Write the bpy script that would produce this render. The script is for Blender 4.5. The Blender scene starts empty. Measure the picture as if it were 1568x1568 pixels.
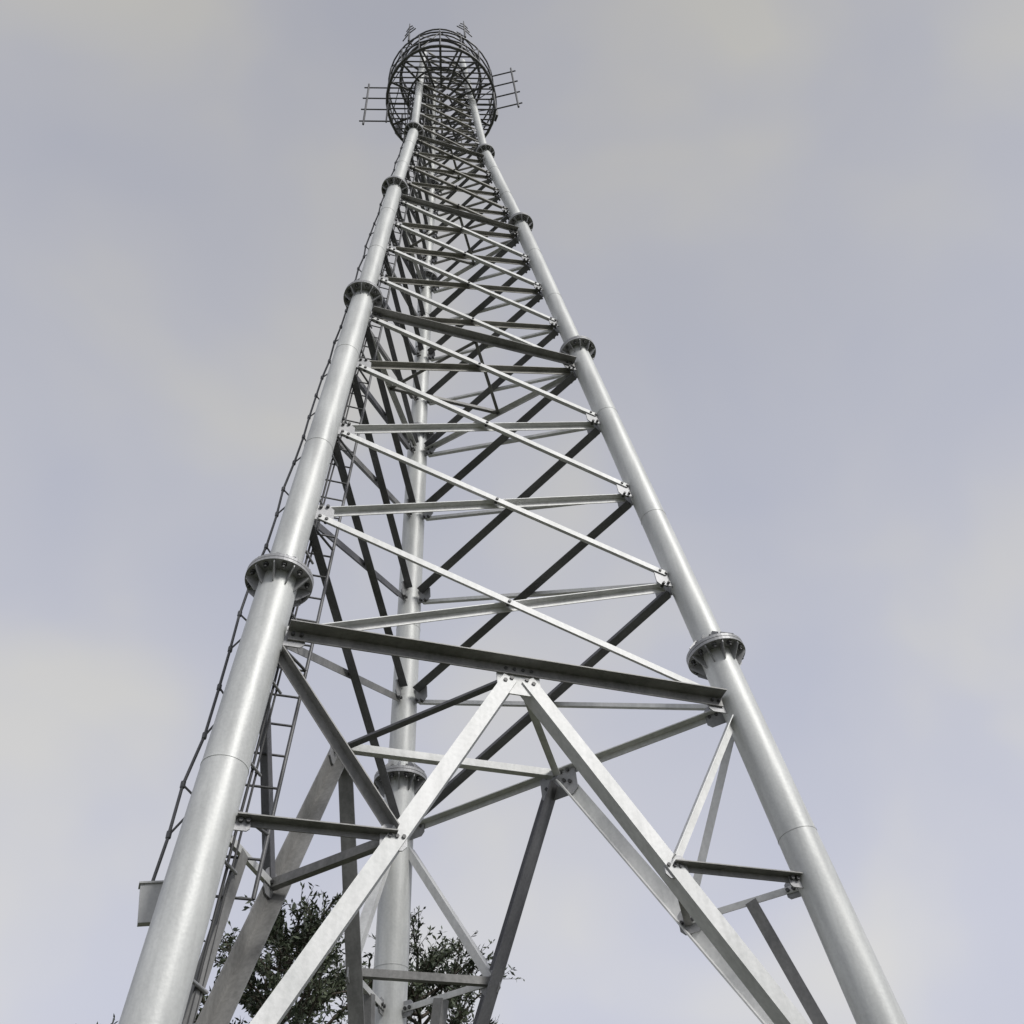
import bpy, math, random
import numpy as np
from mathutils import Vector, Matrix
random.seed(7)
scn=bpy.context.scene
scn.view_settings.view_transform='Standard'; scn.view_settings.look='None'; scn.view_settings.exposure=0
ZO=1.6
# ------------------------------------------------------------ materials
def newmat(name):
    m=bpy.data.materials.new(name);m.use_nodes=True
    nt=m.node_tree;b=nt.nodes['Principled BSDF'];return m,nt,b
def steel(name,c1,c2,metal=.55,r1=.3,r2=.5,scale=3.0,bump=.02,streak=0):
    m,nt,b=newmat(name);N=nt.nodes.new;Lk=nt.links.new
    tc=N('ShaderNodeTexCoord')
    mp=N('ShaderNodeMapping');mp.inputs['Scale'].default_value=(1,1,.35);Lk(tc.outputs['Object'],mp.inputs['Vector'])
    n1=N('ShaderNodeTexNoise');n1.inputs['Scale'].default_value=scale;n1.inputs['Detail'].default_value=5;n1.inputs['Roughness'].default_value=.65
    Lk(mp.outputs[0],n1.inputs['Vector'])
    n2=N('ShaderNodeTexNoise');n2.inputs['Scale'].default_value=scale*14;n2.inputs['Detail'].default_value=2
    Lk(tc.outputs['Object'],n2.inputs['Vector'])
    mx=N('ShaderNodeMath');mx.operation='MULTIPLY_ADD';mx.inputs[1].default_value=.35;Lk(n2.outputs['Fac'],mx.inputs[0]);Lk(n1.outputs['Fac'],mx.inputs[2])
    cr=N('ShaderNodeValToRGB');cr.color_ramp.elements[0].position=.45;cr.color_ramp.elements[1].position=.85
    cr.color_ramp.elements[0].color=(*c1,1);cr.color_ramp.elements[1].color=(*c2,1)
    Lk(mx.outputs[0],cr.inputs[0])
    if streak:
        mp2=N('ShaderNodeMapping');mp2.inputs['Scale'].default_value=(16,16,.5);Lk(tc.outputs['Object'],mp2.inputs['Vector'])
        n3=N('ShaderNodeTexNoise');n3.inputs['Scale'].default_value=1;n3.inputs['Detail'].default_value=3;Lk(mp2.outputs[0],n3.inputs['Vector'])
        r3=N('ShaderNodeMapRange');r3.inputs[1].default_value=.35;r3.inputs[2].default_value=.65;r3.inputs[3].default_value=1-streak;r3.inputs[4].default_value=1;Lk(n3.outputs['Fac'],r3.inputs[0])
        mm=N('ShaderNodeMix');mm.data_type='RGBA';mm.blend_type='MULTIPLY';mm.inputs[0].default_value=1
        Lk(cr.outputs[0],mm.inputs[6]);Lk(r3.outputs[0],mm.inputs[7]);Lk(mm.outputs[2],b.inputs['Base Color'])
    else: Lk(cr.outputs[0],b.inputs['Base Color'])
    mr=N('ShaderNodeMapRange');mr.inputs[3].default_value=r1;mr.inputs[4].default_value=r2;Lk(n1.outputs['Fac'],mr.inputs[0]);Lk(mr.outputs[0],b.inputs['Roughness'])
    b.inputs['Metallic'].default_value=metal
    bp=N('ShaderNodeBump');bp.inputs['Strength'].default_value=bump*5;bp.inputs['Distance'].default_value=.01
    Lk(n2.outputs['Fac'],bp.inputs['Height']);Lk(bp.outputs[0],b.inputs['Normal'])
    return m
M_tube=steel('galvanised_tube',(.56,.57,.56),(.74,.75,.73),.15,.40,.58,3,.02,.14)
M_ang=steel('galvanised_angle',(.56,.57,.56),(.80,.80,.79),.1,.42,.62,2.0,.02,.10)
M_mid=steel('shade_toned_angle',(.17,.17,.165),(.33,.325,.315),.2,.42,.6,2.5,.02,.15)  # darker copy of the angle steel; underside shade is put into its colour
M_dk=steel('shade_dark_steel',(.10,.10,.11),(.19,.19,.20),.2,.45,.6,3.0)  # darkest angle steel, shade of the rear bracing undersides painted in as base colour
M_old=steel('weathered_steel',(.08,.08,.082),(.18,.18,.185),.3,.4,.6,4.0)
M_fl=steel('flange_steel',(.26,.265,.27),(.44,.44,.45),.25,.4,.55,5.0)
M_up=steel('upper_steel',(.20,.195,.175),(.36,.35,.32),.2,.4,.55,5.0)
M_bolt=steel('bolt_steel',(.05,.05,.05),(.12,.12,.12),.4,.4,.6,20)
M_cable=steel('cable_black',(.03,.03,.032),(.07,.07,.07),0,.5,.7,9)
M_white=steel('sign_plate',(.45,.46,.46),(.62,.62,.61),0,.45,.6,3)
# ------------------------------------------------------------ mesh builder
class MB:
    def __init__(s):s.v=[];s.f=[];s.sm=[]
    def box(s,c,ax,ay,az,hx,hy,hz):
        b=len(s.v)
        for sx in(-1,1):
            for sy in(-1,1):
                for sz in(-1,1): s.v.append(c+ax*(sx*hx)+ay*(sy*hy)+az*(sz*hz))
        for f in((0,1,3,2),(4,6,7,5),(0,4,5,1),(2,3,7,6),(0,2,6,4),(1,5,7,3)):
            s.f.append(tuple(b+i for i in f));s.sm.append(False)
    def tube(s,p1,p2,r1,r2=None,n=8,cap=True,smooth=True):
        if r2 is None:r2=r1
        p1=Vector(p1);p2=Vector(p2);u=(p2-p1)
        if u.length<1e-6:return
        u.normalize();a=u.cross(Vector((0,0,1)))
        if a.length<.01:a=u.cross(Vector((0,1,0)))
        a.normalize();w=u.cross(a);b=len(s.v)
        for p,r in((p1,r1),(p2,r2)):
            for i in range(n):
                t=2*math.pi*i/n;s.v.append(p+a*(r*math.cos(t))+w*(r*math.sin(t)))
        for i in range(n):
            j=(i+1)%n;s.f.append((b+i,b+j,b+n+j,b+n+i));s.sm.append(smooth)
        if cap:
            e=len(s.v);s.v+= [s.v[b+i].copy() for i in range(2*n)]
            s.f.append(tuple(e+i for i in range(n))[::-1]);s.f.append(tuple(e+n+i for i in range(n)));s.sm+= [False,False]
    def angle(s,p1,p2,w,n,stand=-1,edge=-1,t=.009,off=0.0,w2=None):
        p1=Vector(p1);p2=Vector(p2);d=p2-p1;L=d.length
        if L<1e-4:return
        u=d/L;n=Vector(n);n=(n-u*n.dot(u)).normalized();v=n.cross(u)
        if v.z<0:v=-v
        c=(p1+p2)/2+n*off
        if w2 is None:w2=w
        s.box(c,u,v,n,L/2,w/2,t/2)
        s.box(c+v*(edge*(w/2-t/2))+n*(stand*(t/2+w2/2)),u,v,n,L/2,t/2,w2/2)
    def plate(s,c,n,u,hu,hv,t=.012,cut=.3):
        n=Vector(n).normalized();u=Vector(u);u=(u-n*u.dot(n)).normalized();v=n.cross(u);b=len(s.v)
        pts=[(-hu,-hv*(1-cut)),(-hu*(1-cut),-hv),(hu*(1-cut),-hv),(hu,-hv*(1-cut)),(hu,hv*(1-cut)),(hu*(1-cut),hv),(-hu*(1-cut),hv),(-hu,hv*(1-cut))]
        for sg in(-1,1):
            for x,y in pts:s.v.append(Vector(c)+u*x+v*y+n*(sg*t/2))
        m=8
        for i in range(m):
            j=(i+1)%m;s.f.append((b+i,b+j,b+m+j,b+m+i));s.sm.append(False)
        s.f.append(tuple(b+i for i in range(m))[::-1]);s.f.append(tuple(b+m+i for i in range(m)));s.sm+=[False,False]
    def ring(s,c,R,r,n=32,rn=6,a0=0,a1=2*math.pi):
        c=Vector(c);ax=Vector((1,0,0));ay=Vector((0,1,0))
        pts=[c+ax*(R*math.cos(a0+(a1-a0)*i/n))+ay*(R*math.sin(a0+(a1-a0)*i/n)) for i in range(n+1)]
        for i in range(n): s.tube(pts[i],pts[i+1],r,n=rn,cap=False)
    def obj(s,name,mat,parent=None,bev=0):
        me=bpy.data.meshes.new(name);me.from_pydata([tuple(v) for v in s.v],[],s.f);me.update()
        me.polygons.foreach_set('use_smooth',s.sm)
        me.materials.append(mat)
        o=bpy.data.objects.new(name,me);scn.collection.objects.link(o)
        if parent:o.parent=parent
        return o
def empty(name):
    e=bpy.data.objects.new(name,None);scn.collection.objects.link(e);return e
# ------------------------------------------------------------ tower geometry
P=[Vector((-1.4826,-1.4826,0)),Vector((2.6428,-.2714,0)),Vector((-.5781,1.7555,0))]
F1,F2,F3,F4=5.825,11.536,15.864,19.357
def sc(z):
    r=1-.0454*(min(z,F1)-F1)-.047*min(max(z-F1,0),F2-F1)-.0456*min(max(z-F2,0),F3-F2)-.0516*min(max(z-F3,0),F4-F3)
    return r-.0195*max(z-F4,0)
def LP(k,z):
    v=P[k]*sc(z);return Vector((v.x,v.y,z+ZO))
TOP=25.6
def lr(z):
    return .168 if z<F1 else .150 if z<F2 else .128 if z<F3 else .105 if z<F4 else .08
tower=empty('lattice_telecom_tower')
legs=MB();fl=MB();ang=MB();ango=MB();angd=MB();angm=MB();gus=MB();bolt=MB()
GZ=-ZO+.35
for k in range(3):
    zs=[GZ,F1,F2,F3,F4,TOP]
    for a,b in zip(zs[:-1],zs[1:]):
        r=lr(a+.1);n=6
        legs.tube(LP(k,a),LP(k,b),r,n=48,cap=True)
        for q in (.36,.72) :
            z=a+(b-a)*q;d=(LP(k,z+.01)-LP(k,z)).normalized()
            legs.tube(LP(k,z),LP(k,z)+d*.010,r+.003,n=48)
    for z,r0,r1,R in((F1,.168,.150,.295),(F2,.150,.128,.265),(F3,.128,.105,.23),(F4,.105,.08,.195)):
        p=LP(k,z);d=(LP(k,z+.5)-LP(k,z-.5)).normalized()
        fl.tube(p-d*.034,p-d*.003,R,n=48,smooth=False);fl.tube(p+d*.003,p+d*.034,R,n=48,smooth=False)
        a=d.cross(Vector((0,1,0))).normalized();w=d.cross(a)
        for i in range(10):
            t=2*math.pi*(i+.5)/10;e=a*math.cos(t)+w*math.sin(t);s_=d.cross(e)
            for sg,rr in((-1,r0),(1,r1)):
                b=len(fl.v);h=.15*R/.3
                q=[p+d*sg*.034+e*(rr-.01),p+d*sg*.034+e*(R-.012),p+d*sg*(.034+.03)+e*(R-.012),p+d*sg*(.034+h)+e*(rr+.015),p+d*sg*(.034+h)+e*(rr-.01)]
                for x in(-.005,.005):
                    for y in q:fl.v.append(y+s_*x)
                m=5
                for j in range(m):
                    jj=(j+1)%m;fl.f.append((b+j,b+jj,b+m+jj,b+m+j));fl.sm.append(False)
                fl.f.append((b,b+1,b+2,b+3,b+4));fl.f.append((b+9,b+8,b+7,b+6,b+5));fl.sm+=[False,False]
            t=2*math.pi*i/10;e=a*math.cos(t)+w*math.sin(t);c=p+e*(R-.045)
            bolt.tube(c-d*.085,c+d*.075,.013,n=6,smooth=False);bolt.tube(c+d*.034,c+d*.058,.024,n=6,smooth=False);bolt.tube(c-d*.058,c-d*.034,.024,n=6,smooth=False)
nodes=[5.198,6.857,8.343,9.818,11.109,12.304,13.433,14.434,15.45,16.40,17.28,18.12,18.95,19.85,20.6,21.3,22.0,22.7,23.4,24.1,24.8,25.5]
faces=[(0,1),(1,2),(2,0)]
def fnorm(a,b):
    t=(P[b]-P[a]).normalized();up=(LP(a,10)-LP(a,5)).normalized()
    n=t.cross(up).normalized();mid=(P[a]+P[b])/2
    if n.dot(mid)<0:n=-n
    return n
def bolts(c,n,u,nn,sp,r=.017):
    u=(u-n*u.dot(n)).normalized()
    for i in range(nn):
        q=c+u*(i*sp);bolt.tube(q-n*.035,q+n*.035,r,n=6,smooth=False)
def end(a,b,trim): return a+(b-a).normalized()*trim
for fi,(a,b) in enumerate(faces):
    n=fnorm(a,b);t=(P[b]-P[a]).normalized()
    for i,z in enumerate(nodes):
        r=lr(z);pa,pb=LP(a,z),LP(b,z)
        big=i in(0,4,8,12)
        w=.072 if i<4 else .062 if i<8 else .05 if i<12 else .04
        g=r+(.12 if i<5 else .085 if i<10 else .05)
        for p,s_ in((pa,1),(pb,-1)):
            gus.plate(p+t*s_*(r+g)/2,n,t,(g-r)/2+.05,.11 if i<5 else .08 if i<10 else .05,cut=.35)
        if big:
            W={0:.105,4:.085,8:.065,12:.05}[i]
            if fi: W*=.62
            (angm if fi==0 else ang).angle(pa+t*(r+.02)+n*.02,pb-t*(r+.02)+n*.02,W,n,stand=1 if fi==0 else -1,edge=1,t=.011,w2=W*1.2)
            for p,s_ in((pa,1),(pb,-1)): bolts(p+t*s_*(r+.06)+n*.02,n,t*s_,2,.07)
        if i+1<len(nodes):
            z2=nodes[i+1];qa,qb=LP(a,z2),LP(b,z2);r2=lr(z2)
            tgt=ango if i>7 else ang
            A1,B1=end(pa,qb,r+.05),end(qb,pa,r2+.05)
            A2,B2=end(qa,pb,r2+.05),end(pb,qa,r+.05)
            if fi==0:
                tgt.angle(A2,B2,w,n,stand=-1,edge=1,off=.016)
                (ango if i>2 else ang).angle(A1,B1,w,n,stand=1,edge=1,off=-.014-w,w2=w*.9)
            elif fi==1:
                k_=1.8 if i<8 else 1.35
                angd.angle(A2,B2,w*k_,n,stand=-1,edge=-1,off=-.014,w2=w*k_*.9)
                tgt.angle(A1,B1,w*.6,n,stand=1,edge=-1,off=.014)
            else:
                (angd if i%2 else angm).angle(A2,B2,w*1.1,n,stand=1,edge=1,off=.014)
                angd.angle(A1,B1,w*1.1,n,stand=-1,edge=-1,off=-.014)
            if i<12:
                bolts(A2,n,(B2-A2).normalized(),2,.07);bolts(B2,n,(A2-B2).normalized(),2,.07)
                bolts(A1,n,(B1-A1).normalized(),2,.07);bolts(B1,n,(A1-B1).normalized(),2,.07)
                wa=(qa-qb).length;wb=(pa-pb).length
                X=A2+(B2-A2)*(wa/(wa+wb));bolts(X,n,t,1,.05)
# K-braced bottom panel
ZK,ZB=3.449,1.25
MID={};KN={}
for fi,(a,b) in enumerate(faces):
    n=fnorm(a,b);t=(P[b]-P[a]).normalized()
    pa,pb=LP(a,nodes[0]),LP(b,nodes[0]);m=(pa+pb)/2;MID[fi]=m
    (ang if fi==0 else gus).plate(m-Vector((0,0,.11))+n*0,n,t,.20,.15,t=.014,cut=.3)
    for dx in(-.13,-.07,.07,.13):bolts(m+t*dx-Vector((0,0,.10+.03*(abs(dx)>.1)))+n*.0,n,t,1,.05,r=.02)
    for dx in(-.12,-.04,.04,.12):bolts(m+t*dx+n*.0+Vector((0,0,.0)),n,t,1,.05,r=.018)
    for k,o in((a,b),(b,a)):
        s_=(P[o]-P[k]).normalized()
        base=LP(k,ZB)+s_*.16
        top=m-s_*.08-Vector((0,0,.09))
        f=(ZK+ZO-base.z)/(top.z-base.z);kn=base+(top-base)*f;KN[(fi,k)]=kn
        dark=(fi==1 and k==2)
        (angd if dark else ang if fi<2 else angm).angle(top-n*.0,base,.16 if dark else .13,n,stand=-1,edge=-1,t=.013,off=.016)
        gus.plate(LP(k,ZB)+s_*.25,n,Vector((0,0,1)),.3,.16,cut=.35)
        gus.plate(kn+s_*-.02,n,s_,.10,.10,cut=.35);bolts(kn-s_*.05,n,s_,3,.05,r=.016)
        lk=LP(k,ZK)
        (angm if fi==0 else ang).angle(lk+s_*.17,kn,.055,n,stand=1,edge=1,off=-.012,w2=.075)
        gus.plate(lk+s_*.20,n,s_,.07,.07);bolts(lk+s_*.2,n,s_,2,.05)
        l0=LP(k,nodes[0])
        (angd if k==0 and fi==2 else angm if k==0 else ang).angle(end(l0,kn,.24),end(kn,l0,.05),.075,n,stand=1,edge=1,off=-.012,w2=.09)
        hm=lk+(kn-lk)*.5
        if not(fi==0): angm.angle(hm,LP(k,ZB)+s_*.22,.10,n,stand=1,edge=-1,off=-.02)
# plan bracing (diaphragms)
Zv=Vector((0,0,1))
for i,j in((0,1),(1,2),(2,0)):
    (ang if (i,j)!=(2,0) else angd).angle(end(MID[i],MID[j],.06)-Zv*.04,end(MID[j],MID[i],.06)-Zv*.04,.07,Zv,stand=1,edge=1)
for k in range(3):
    fs=[fi for fi,f in enumerate(faces) if k in f]
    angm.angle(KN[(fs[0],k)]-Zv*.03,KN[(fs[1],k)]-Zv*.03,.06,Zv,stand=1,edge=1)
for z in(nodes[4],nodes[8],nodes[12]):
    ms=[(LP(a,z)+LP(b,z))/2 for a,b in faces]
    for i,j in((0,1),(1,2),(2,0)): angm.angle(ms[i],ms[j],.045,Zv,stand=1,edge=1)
# ------------------------------------------------------------ ladder + feeder cables
lad=MB();cbl=MB();cab=MB()
OF1=Vector((-.27,.40,0));OF2=Vector((.27,.56,0))
def lpos(o,z):
    q=LP(0,z);s=.55+.45*max(0,min(1,(F4-z)/(F4-F1)));return q+o*s
zl0,zl1=3.13,23.6
z=zl0
while z<zl1:
    lad.tube(lpos(OF1,z),lpos(OF1,z+.30),.012,n=6,cap=False);lad.tube(lpos(OF2,z),lpos(OF2,z+.30),.016,n=6,cap=False)
    lad.tube(lpos(OF1,z),lpos(OF2,z),.010,n=6)
    z+=.30
z=zl0;prevp=None;rl=random.Random(4);i=0
while z<zl1:
    p=lpos(OF1+Vector((-.10+rl.uniform(-.025,.025),-.05,0)),z)
    if prevp is not None:lad.tube(prevp,p,.013,n=5,cap=False)
    lad.tube(p,lpos(OF1,z+(.25 if i%2 else -.1)),.009,n=5)
    lad.tube(p-Zv*.025,p+Zv*.025,.020,n=6)
    prevp=p;z+=.46+rl.uniform(-.06,.06);i+=1
z=zl0+.5
while z<zl1:
    lad.tube(LP(0,z),lpos(OF1,z),.014,n=6);lad.tube(LP(0,z),lpos(OF2,z),.014,n=6);z+=1.6
nAC=-fnorm(2,0);tAC=(P[2]-P[0]).normalized()
def cp(o,z):
    a,c=LP(0,z),LP(2,z);return a+tAC*(.30+o)*(.35+.65*sc(z))+nAC*.02
for i in range(3):
    o=-.06+.06*i;zz=GZ-.3;rr_=random.choice((.009,.011,.013))
    while zz<24.0:
        cbl.tube(cp(o+random.uniform(-.008,.008),zz),cp(o+random.uniform(-.008,.008),zz+.8),rr_,n=6,cap=False);zz+=.8
zz=GZ+.5
while zz<24: cab.tube(cp(-.1,zz)+nAC*.02,cp(.1,zz)+nAC*.02,.013,n=5);zz+=.8
# ------------------------------------------------------------ head platform
pl=MB()
def cen(z):
    c=(LP(0,z)+LP(1,z)+LP(2,z))/3;return Vector((c.x,c.y,z+ZO))
def platform(z,Rr,rail,nb=16,floor=True):
    c=cen(z)
    pl.ring(c,Rr,.035,n=36);pl.ring(c,Rr*.62,.022,n=30)
    for h in(rail*.5,rail):pl.ring(c+Zv*h,Rr,.02,n=36,rn=5)
    for i in range(nb):
        t=2*math.pi*i/nb;e=Vector((math.cos(t),math.sin(t),0))
        pl.tube(c+e*Rr,c+e*Rr+Zv*rail,.016,n=5);pl.tube(c+e*Rr*.3,c+e*Rr,.026,n=5)
    if floor:
        k=-Rr
        while k<Rr:
            h=math.sqrt(max(Rr*Rr-k*k,0));hi=math.sqrt(max((.40)**2-k*k,0))
            for s0,s1 in(((-h,-hi),(hi,h)) if hi>0 else ((-h,h),)):
                if s1-s0>.05: pl.box(c+Vector(((s0+s1)/2,k,.03)),Vector((1,0,0)),Vector((0,1,0)),Zv,(s1-s0)/2,.014,.012)
            k+=.115
ZP,ZP2=22.6,24.1
platform(ZP,1.26,1.1)
platform(ZP2,.98,.9,nb=12,floor=False)
for i in range(16):
    t=2*math.pi*i/16;t2=2*math.pi*(i+1)/16
    e=Vector((math.cos(t),math.sin(t),0));e2=Vector((math.cos(t2),math.sin(t2),0))
    pl.tube(cen(ZP)+e*1.26+Zv*1.1,cen(ZP2)+e2*.98,.012,n=5)
    if i%2: pl.tube(cen(ZP)+e*1.26,cen(ZP)+e2*1.26+Zv*1.1,.012,n=5)
for sgn in(-1,1):
    c=cen(ZP)
    e=Vector((sgn,-.12*sgn-.12,0)).normalized()
    pole=c+e*1.74
    pl.tube(pole-Zv*1.35,pole+Zv*1.35,.024,n=8)
    for h in(-1.15,-.4,.35,1.1):
        pl.tube(c+e*1.15+Zv*h,pole+e*.10+Zv*h,.017,n=6)
    pl.tube(c+e*1.24-Zv*1.2,c+e*1.24+Zv*1.25,.02,n=8)
rp=random.Random(12)
for t,h in((150,1.3),(60,1.4),(35,1.2),(200,1.0),(300,1.0),(340,1.0)):
    e=Vector((math.cos(math.radians(t)),math.sin(math.radians(t)),0));c=cen(ZP2)+e*1.0
    pl.tube(c,c+Zv*h+e*rp.uniform(0,.12),.02,n=6)
    for hh in(.6,.8,.95):pl.tube(c+Zv*h*hh-Vector((e.y,-e.x,0))*.10,c+Zv*h*hh+Vector((e.y,-e.x,0))*.10,.014,n=5)
for t,h in((228,1.5),(303,1.4)):
    e=Vector((math.cos(math.radians(t)),math.sin(math.radians(t)),0));c=cen(ZP2+.4)+e*1.12;s_=Vector((e.y,-e.x,0))
    pl.tube(c,c+Zv*h,.030,.012,n=6);pl.tube(c-e*.16,c,.02,n=6)
    for hh,l in((.45,.22),(.62,.15),(.8,.10)):
        for q in(-1,1): pl.tube(c+Zv*h*hh,c+Zv*(h*hh-.14)+s_*q*l,.015,n=5)
for t in(20,140):
    e=Vector((math.cos(math.radians(t)),math.sin(math.radians(t)),0));s_=Vector((-e.y,e.x,0));c=cen(ZP+.8)+e*1.34
    pl.tube(c-e*.06-Zv*.6,c-e*.06+Zv*.9,.025,n=6);pl.box(c+e*.05+Zv*.1,e,s_,Zv,.035,.08,.40)
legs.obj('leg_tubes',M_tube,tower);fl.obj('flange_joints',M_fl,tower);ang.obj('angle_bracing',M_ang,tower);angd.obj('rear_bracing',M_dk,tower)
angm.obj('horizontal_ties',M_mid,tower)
ango.obj('upper_bracing',M_up,tower);gus.obj('gusset_plates',M_fl,tower);bolt.obj('bolts',M_bolt,tower)
lad.obj('climbing_ladder',M_old,tower);cab.obj('cable_clamps',M_fl,tower);cbl.obj('feeder_cables',M_cable,tower);pl.obj('head_platform',M_old,tower)
sp=MB();p=lpos(OF1,zl0);X_=Vector((.94,.30,.15)).normalized();Y_=Zv.cross(X_).normalized();Z_=X_.cross(Y_)
sp.box(p+Vector((-.07,-.04,-.10)),X_,Y_,Z_,.09,.03,.13)
sp.box(p+Vector((-.07,-.04,-.10))+Z_*.137,X_,Y_,Z_,.10,.045,.006)
sp.obj('ladder_foot_box',M_white,tower)
# concrete footings
mc,nt,b=newmat('concrete');nz=nt.nodes.new('ShaderNodeTexNoise');nz.inputs['Scale'].default_value=6;nz.inputs['Detail'].default_value=8
cr=nt.nodes.new('ShaderNodeValToRGB');cr.color_ramp.elements[0].color=(.2,.195,.185,1);cr.color_ramp.elements[1].color=(.4,.39,.37,1)
nt.links.new(nz.outputs['Fac'],cr.inputs[0]);nt.links.new(cr.outputs[0],b.inputs['Base Color']);b.inputs['Roughness'].default_value=.9
ft=MB()
for k in range(3):
    q=LP(k,GZ);ft.tube(Vector((q.x,q.y,-.3)),Vector((q.x,q.y,.33)),.42,n=32,smooth=False)
    ft.tube(Vector((q.x,q.y,.33)),Vector((q.x,q.y,.36)),.32,n=32,smooth=False)
ft.obj('concrete_footings',mc,tower)
# ------------------------------------------------------------ ground
mg,nt,b=newmat('grass_ground');nz=nt.nodes.new('ShaderNodeTexNoise');nz.inputs['Detail'].default_value=6
tc=nt.nodes.new('ShaderNodeTexCoord');nt.links.new(tc.outputs['Object'],nz.inputs['Vector']);nz.inputs['Scale'].default_value=.6
cr=nt.nodes.new('ShaderNodeValToRGB');cr.color_ramp.elements[0].color=(.03,.042,.018,1);cr.color_ramp.elements[1].color=(.10,.095,.055,1)
cr.color_ramp.elements[0].position=.35;cr.color_ramp.elements[1].position=.7
nt.links.new(nz.outputs['Fac'],cr.inputs[0]);nt.links.new(cr.outputs[0],b.inputs['Base Color']);b.inputs['Roughness'].default_value=1
g=MB();g.v=[Vector((x,y,0)) for x,y in((-900,-900),(900,-900),(900,900),(-900,900))];g.f=[(0,1,2,3)];g.sm=[False];g.obj('ground',mg)
# ------------------------------------------------------------ trees
def leafmat():
    m,nt,b=newmat('foliage');N=nt.nodes.new
    ge=N('ShaderNodeNewGeometry');nz=N('ShaderNodeTexNoise');nz.inputs['Scale'].default_value=1.6;nz.inputs['Detail'].default_value=2
    tc=N('ShaderNodeTexCoord');nt.links.new(tc.outputs['Object'],nz.inputs['Vector'])
    ad=N('ShaderNodeMath');ad.operation='MULTIPLY_ADD';ad.inputs[1].default_value=.4;nt.links.new(ge.outputs['Random Per Island'],ad.inputs[0]);nt.links.new(nz.outputs['Fac'],ad.inputs[2])
    cr=N('ShaderNodeValToRGB');cr.color_ramp.elements[0].color=(.025,.038,.024,1);cr.color_ramp.elements[1].color=(.10,.12,.07,1)
    cr.color_ramp.elements[0].position=.4;cr.color_ramp.elements[1].position=.95
    nt.links.new(ad.outputs[0],cr.inputs[0]);nt.links.new(cr.outputs[0],b.inputs['Base Color']);b.inputs['Roughness'].default_value=.6
    return m
ML=leafmat()
MBk=steel('bark',(.05,.04,.03),(.12,.10,.08),0,.8,.95,6)
def tree(name,x,y,H,Rc,seed,zb=.35,nb=90):
    rnd=random.Random(seed);e=empty(name);e.location=(x,y,0)
    tr=MB();lf=MB()
    p=Vector((0,0,0));tp=[p.copy()]
    for i in range(10):
        p=p+Vector((rnd.uniform(-.1,.1),rnd.uniform(-.1,.1),H*.097));tp.append(p.copy())
    for i in range(10):
        tr.tube(tp[i],tp[i+1],.20*(1-i/10.5),.20*(1-(i+1)/10.5),n=10)
    def leaf(c,d,s):
        d=d.normalized();a=d.cross(Vector((rnd.gauss(0,1),rnd.gauss(0,1),rnd.gauss(0,1)))).normalized();b=len(lf.v)
        lf.v+= [c,c+d*s*.5+a*s*.17,c+d*s,c+d*s*.5-a*s*.17];lf.f.append((b,b+1,b+2,b+3));lf.sm.append(False)
    for i in range(nb):
        f=zb+(1-zb)*(i/nb)**.9;k=f*10;j=min(int(k),9);o=tp[j].lerp(tp[j+1],k-j)
        az=i*2.4+rnd.uniform(-.4,.4);prof=math.sin(math.pi*min(1,max(0.03,(1-f)/(1-zb)*.62+.12)))
        Lb=Rc*prof*rnd.uniform(.45,1.2);up=rnd.uniform(.15,.75)
        d=Vector((math.cos(az),math.sin(az),up)).normalized()
        q=o.copy();seg=6
        for s_ in range(seg):
            d2=(d+Vector((rnd.uniform(-.25,.25),rnd.uniform(-.25,.25),rnd.uniform(-.1,.3)))).normalized()
            q2=q+d2*Lb/seg;tr.tube(q,q2,.03*(1-s_/seg)+.006,.03*(1-(s_+1)/seg)+.006,n=5,cap=False)
            if s_>=1:
                for w_ in range(5):
                    td=(d2+Vector((rnd.uniform(-1,1),rnd.uniform(-1,1),rnd.uniform(-.4,.8)))).normalized();tl=rnd.uniform(.15,.5)
                    st=q.lerp(q2,rnd.random());tr.tube(st,st+td*tl,.006,.003,n=3,cap=False)
                    for l_ in range(11):
                        ld=(td*.6+Vector((rnd.gauss(0,.6),rnd.gauss(0,.6),rnd.gauss(0,.6))))
                        leaf(st+td*tl*rnd.uniform(.15,1.05),ld,rnd.uniform(.06,.14))
            q=q2
    tr.obj('trunk_and_limbs',MBk,e);lf.obj('leaves',ML,e)
CAM=Vector((0,-7.475,ZO))
tree('broadleaf_tree',-2.7,7.9,8.75,2.4,3,nb=90)
tree('broadleaf_tree',-.75,9.6,8.9,2.1,5,nb=85)
tree('broadleaf_tree',-14.0,9.2,7.0,2.0,9,nb=45)
# ------------------------------------------------------------ camera
f,pitch,yaw,roll=1430.0,.8366,.1036,-.0967
cy,sy=math.cos(yaw),math.sin(yaw);cp_,sp_=math.cos(pitch),math.sin(pitch)
fw=Vector((sy*cp_,cy*cp_,sp_));rr=Vector((cy,-sy,0));up=rr.cross(fw)
r2=rr*math.cos(roll)+up*math.sin(roll);u2=-rr*math.sin(roll)+up*math.cos(roll)
cam=bpy.data.cameras.new('camera');co=bpy.data.objects.new('camera',cam);scn.collection.objects.link(co)
m=Matrix((( r2.x,u2.x,-fw.x,CAM.x),(r2.y,u2.y,-fw.y,CAM.y),(r2.z,u2.z,-fw.z,CAM.z),(0,0,0,1)))
co.matrix_world=m;cam.sensor_width=36;cam.lens=f/1568*36;cam.clip_end=3000;cam.clip_start=.05;scn.camera=co
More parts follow.
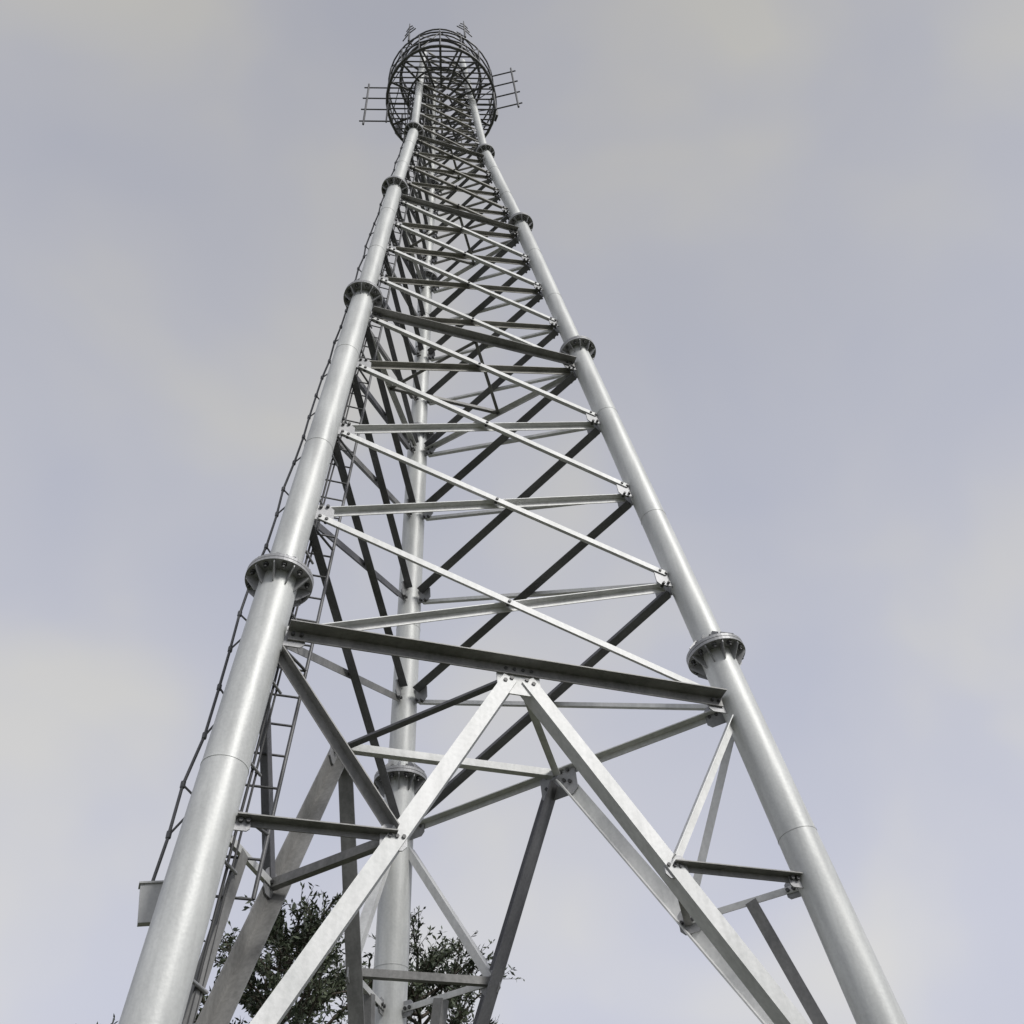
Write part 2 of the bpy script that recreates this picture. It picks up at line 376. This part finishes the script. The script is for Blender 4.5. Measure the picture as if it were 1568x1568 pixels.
# ------------------------------------------------------------ world + sun
SE,SA=math.radians(40),math.radians(140)
sd=Vector((math.sin(SA)*math.cos(SE),math.cos(SA)*math.cos(SE),math.sin(SE)))
sl=bpy.data.lights.new('sun','SUN');sl.energy=2.3;sl.angle=math.radians(16);sl.color=(1,.98,.945)
so=bpy.data.objects.new('sun',sl);scn.collection.objects.link(so);so.rotation_euler=sd.to_track_quat('Z','Y').to_euler()
w=bpy.data.worlds.new('World');scn.world=w;w.use_nodes=True;nt=w.node_tree;nt.nodes.clear();N=nt.nodes.new;Lk=nt.links.new
out=N('ShaderNodeOutputWorld');sky=N('ShaderNodeTexSky');sky.sky_type='NISHITA';sky.sun_disc=False;sky.sun_elevation=SE;sky.sun_rotation=SA
b1=N('ShaderNodeBackground');b1.inputs[1].default_value=.08;Lk(sky.outputs[0],b1.inputs[0])
tc=N('ShaderNodeTexCoord')
mpw=N('ShaderNodeMapping');mpw.inputs['Location'].default_value=(.9,.5,.3);Lk(tc.outputs['Generated'],mpw.inputs['Vector'])
n1=N('ShaderNodeTexNoise');n1.inputs['Scale'].default_value=3.6;n1.inputs['Detail'].default_value=3.5;n1.inputs['Roughness'].default_value=.42;n1.inputs['Distortion'].default_value=.25
Lk(mpw.outputs[0],n1.inputs['Vector'])
cr=N('ShaderNodeValToRGB');e=cr.color_ramp.elements
e[0].position=.33;e[0].color=(.475,.492,.575,1);e[1].position=.68;e[1].color=(.59,.585,.575,1)
m_=e.new(.5);m_.color=(.515,.525,.585,1)
Lk(n1.outputs['Fac'],cr.inputs[0])
sx=N('ShaderNodeSeparateXYZ');Lk(tc.outputs['Generated'],sx.inputs[0])
cz=N('ShaderNodeValToRGB');e=cz.color_ramp.elements
e[0].position=.35;e[0].color=(1.22,1.22,1.24,1);e[1].position=.98;e[1].color=(.85,.84,.81,1)
m_=e.new(.75);m_.color=(1.0,1.0,1.0,1)
Lk(sx.outputs['Z'],cz.inputs[0])
mu=N('ShaderNodeMix');mu.data_type='RGBA';mu.blend_type='MULTIPLY';mu.inputs[0].default_value=1
Lk(cr.outputs[0],mu.inputs[6]);Lk(cz.outputs[0],mu.inputs[7])
b2=N('ShaderNodeBackground');b2.inputs[1].default_value=1.0;Lk(mu.outputs[2],b2.inputs[0])
ms=N('ShaderNodeMixShader');ms.inputs[0].default_value=.94;Lk(b1.outputs[0],ms.inputs[1]);Lk(b2.outputs[0],ms.inputs[2]);Lk(ms.outputs[0],out.inputs[0])
